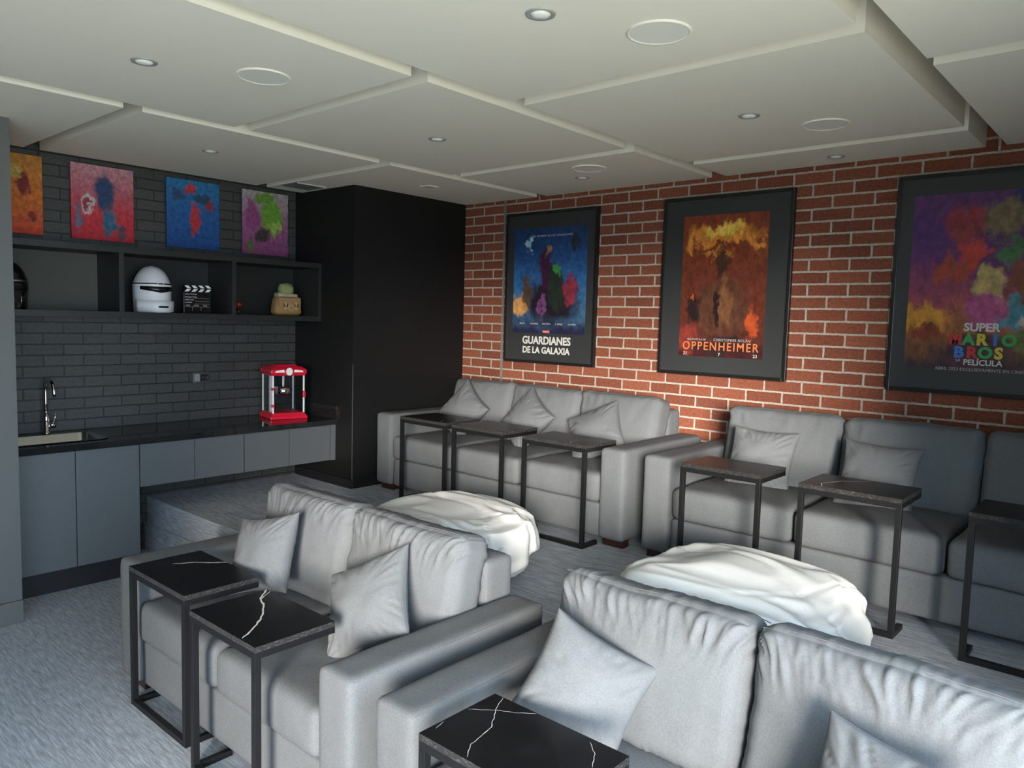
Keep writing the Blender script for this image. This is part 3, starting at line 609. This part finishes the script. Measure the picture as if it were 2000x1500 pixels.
pillow((4.25, -2.92, .61), (-.45, .42, .42), .335, 'throw pillow standing between the front right sofa and its marble table', 3)
pillow((5.12, -2.97, .61), (-.45, .05, -.15), .36, 'throw pillow cut off by the bottom edge on the front right sofa', 4)
pillow((1.345, -.55, 1.001), (-.462, .580, -.274), .36, 'leftmost throw pillow on the sofa by the black box wall, standing on its corner', 5)
pillow((2.02, -.58, 1.003), (-.536, .510, -.386), .36, 'middle throw pillow on the sofa by the black box wall, standing on its corner', 6)
pillow((2.625, -.57, .985), (-.70, -.42, .35), .37, 'right throw pillow on the sofa by the black box wall, beside the armrest', 7)
pillow((3.762, -.55, .955), (-.398, .028, .075), .36, 'sunlit throw pillow at the left end of the sofa under the purple poster', 8)
pillow((4.396, -.57, .960), (-.50, .042, .10), .36, 'shaded throw pillow in the middle of the sofa under the purple poster', 9)

# ------------------------------------------------ C shaped side tables
def table(x0, x1, yf, yb, z0, top, label, veins=(), seed=0):
    cx, cy = (x0 + x1) / 2, (yf + yb) / 2; hx, hy = (x1 - x0) / 2, (yb - yf) / 2
    e = empty('side_table', (cx, cy, z0), label, 'side table', 'C shaped side tables'); H = top - z0; t = .024; th = .020
    b = MB(); b.box((-hx, -hy, H - th), (hx, hy, H - .0004), 0)
    # faces: 1 = top, sides get the cut edge
    b.mi = [0, 0, 2, 2, 2, 2]
    rnd = random.Random(seed)
    for pts, w in veins:
        P_ = []
        for (a, c_), (a2, c2) in zip(pts[:-1], pts[1:]):
            n_ = max(2, int(math.hypot(a2 - a, c2 - c_) / .006))
            for k in range(n_): P_.append((a + (a2 - a) * k / n_, c_ + (c2 - c_) * k / n_))
        P_.append(pts[-1]); vs = []; fs = []
        for i, (a, c_) in enumerate(P_):
            a -= cx; c_ -= cy; o_ = .0045 * noise.noise(Vector((i * .25, seed, 0))); q0 = P_[max(i - 1, 0)]; q1 = P_[min(i + 1, len(P_) - 1)]
            dx, dy = q1[0] - q0[0], q1[1] - q0[1]; l = math.hypot(dx, dy) or 1; nx_, ny_ = -dy / l, dx / l
            ww = w * (.55 + .6 * abs(noise.noise(Vector((i * .18, seed + 3, 0))))) * min(1, .3 + i / 4, .3 + (len(P_) - 1 - i) / 4)
            for sgn in (-1, 1): vs.append((max(-hx, min(hx, a + nx_ * (o_ + sgn * ww))), max(-hy, min(hy, c_ + ny_ * (o_ + sgn * ww))), H))
        for i in range(len(P_) - 1): fs.append((2 * i, 2 * i + 1, 2 * i + 3, 2 * i + 2))
        b.add(vs, fs, 1)
    o = b.build('marble_top', [MARBLE, VEIN, EDGE], e)
    f0 = H - th - t
    b = MB(); b.box((-hx, -hy, f0), (hx, -hy + t, f0 + t)); b.box((-hx, hy - t, f0), (hx, hy, f0 + t)); b.box((-hx, -hy + t, f0), (-hx + t, hy - t, f0 + t)); b.box((hx - t, -hy + t, f0), (hx, hy - t, f0 + t))
    b.build('top_frame', BLACKMETAL, e, bev=.001)
    for sx in (-1, 1): MB().box((min(sx * hx, sx * (hx - t)), -hy, .0), (max(sx * hx, sx * (hx - t)), -hy + t, f0)).build('leg', BLACKMETAL, e, bev=.001)
    b = MB(); b.box((-hx + t, -hy, .0), (hx - t, -hy + t, t)); by = .155
    b.box((-hx, -hy + t, .0), (-hx + t, -hy + by, t)); b.box((hx - t, -hy + t, .0), (hx, -hy + by, t)); 
    b.build('base_frame', BLACKMETAL, e, bev=.001); return e
LT = .62
table(2.185, 2.695, -3.405, -3.085, 0, LT, 'black marble side table with one long white vein, leftmost in front row',
      [([(2.29, -3.267), (2.331, -3.184), (2.383, -3.14), (2.434, -3.075)], .0055)], 1)
table(2.845, 3.305, -3.455, -3.137, 0, LT, 'black marble side table with a jagged forked white vein before the left sofa',
      [([(2.848, -3.14), (2.905, -3.194), (2.925, -3.214), (2.982, -3.232), (3.069, -3.287), (3.122, -3.335), (3.172, -3.393), (3.209, -3.447)], .005), ([(2.93, -3.214), (2.876, -3.140)], .0025)], 2)
table(4.082, 4.550, -3.425, -3.125, 0, LT, 'black marble side table with thin grey cracks of vein, lowest in the picture',
      [([(4.116, -3.127), (4.143, -3.185), (4.154, -3.203), (4.202, -3.269), (4.213, -3.326), (4.221, -3.366), (4.254, -3.418)], .0014), ([(4.090, -3.245), (4.148, -3.196), (4.187, -3.174), (4.245, -3.130)], .0013), ([(4.438, -3.142), (4.48, -3.178), (4.509, -3.234)], .0012), ([(4.087, -3.339), (4.1, -3.379)], .0012)], 3)
BT = 1.003
table(1.290, 1.765, -1.135, -.79, PL, BT, 'black marble side table leftmost before the sofa by the black box wall', [([(1.70, -1.12), (1.65, -1.05), (1.69, -1.03)], .003), ([(1.745, -1.0), (1.68, -.95)], .004)], 4)
table(1.835, 2.300, -1.140, -.79, PL, BT, 'black marble side table in the middle of the three before the far left sofa', [([(2.08, -1.13), (2.16, -1.09), (2.20, -1.0)], .0015), ([(2.22, -1.06), (2.29, -1.08)], .002)], 5)
table(2.475, 2.962, -1.150, -.83, PL, BT, 'black marble side table before the far left sofa, nearest its right armrest', [([(2.85, -1.145), (2.80, -1.08), (2.83, -.98), (2.90, -.89)], .002)], 6)
table(3.605, 4.040, -1.195, -.88, PL, BT, 'plain black marble side table at the left of the shaded sofa', [], 7)
table(4.235, 4.680, -1.225, -.90, PL, BT, 'black marble side table with a curved white vein before the shaded sofa', [([(4.34, -1.22), (4.316, -1.15), (4.359, -1.035), (4.466, -.931)], .003)], 8)
table(4.935, 5.410, -1.255, -.93, PL, BT, 'black marble side table in deep shade cut off by the right edge', [([(5.12, -1.10), (5.09, -1.03), (5.14, -.99)], .002)], 9)

# ------------------------------------------------ white beanbags behind the front sofas
def beanbag(c, hx, hy, hz, label, seed, dents):
    bm = bmesh.new(); bmesh.ops.create_icosphere(bm, subdivisions=6, radius=1)
    for v in bm.verts:
        p = v.co.copy(); q = Vector([math.copysign(abs(p[a]) ** .62, p[a]) for a in range(3)])
        z = q.z; 
        x, y = q.x * hx, q.y * hy; zz = (z + 1) * .5 * 2 * hz
        zz = hz * (1 + z) if z < 0 else hz * (1 + z * .98)
        f = nz(p.x * 1.3 + seed, p.y * 1.3, p.z * 1.3) * .8; g = nz(p.x * 2.2, p.y * 5 + seed, p.z * 2); fold = abs(nz(p.x * 2.0 + p.y * 3.5 + seed * 2, p.y * 1.2 - p.x * 1.5, p.z * 1.5 + seed))
        rg = (.5 - abs(nz(p.x * 1.1 + p.y * 1.5 + seed, p.y * 3.2 - p.x * .9, p.z * 2.5 + seed))) * 2
        gr = sstep(.03, 0, abs(p.y + .30 * p.x - .12 + .1 * f)) + sstep(.025, 0, abs(p.x * .8 - p.y * .5 - .35))
        k = .05 * f + .030 * rg * max(.2, 1 - p.z * .4) - .010 * gr + .008 * g + .0025 * nz(p.x * 9, p.y * 4 + seed, p.z * 5)
        w = Vector((x, y, zz)) + Vector((p.x, p.y, p.z * .8)) * k
        for (dx, dy, r, dep) in dents:
            d2 = ((x - dx) ** 2 + (y - dy) ** 2) / (r * r); w.z -= dep * math.exp(-d2) * max(0, p.z + .2)
        if w.z < 0: w.z = 0
        v.co = w
    me = bpy.data.meshes.new('beanbag'); bm.to_mesh(me); bm.free(); me.materials.append(WHITECLOTH); me.shade_smooth()
    o = bpy.data.objects.new('beanbag', me); COL.objects.link(o); o.location = c; tag(o, label, 'beanbag', 'white beanbags'); return o
beanbag((2.62, -1.93, PL), .45, .38, .180, 'low white beanbag behind the front left sofa', 2.0, [(-.30, -.1, .3, .03), (.25, 0, .25, .02)])
beanbag((4.25, -1.84, PL), .45, .40, .190, 'low white beanbag behind the front right sofa', 7.0, [(.35, -.05, .25, .06), (-.35, .1, .2, .03)])
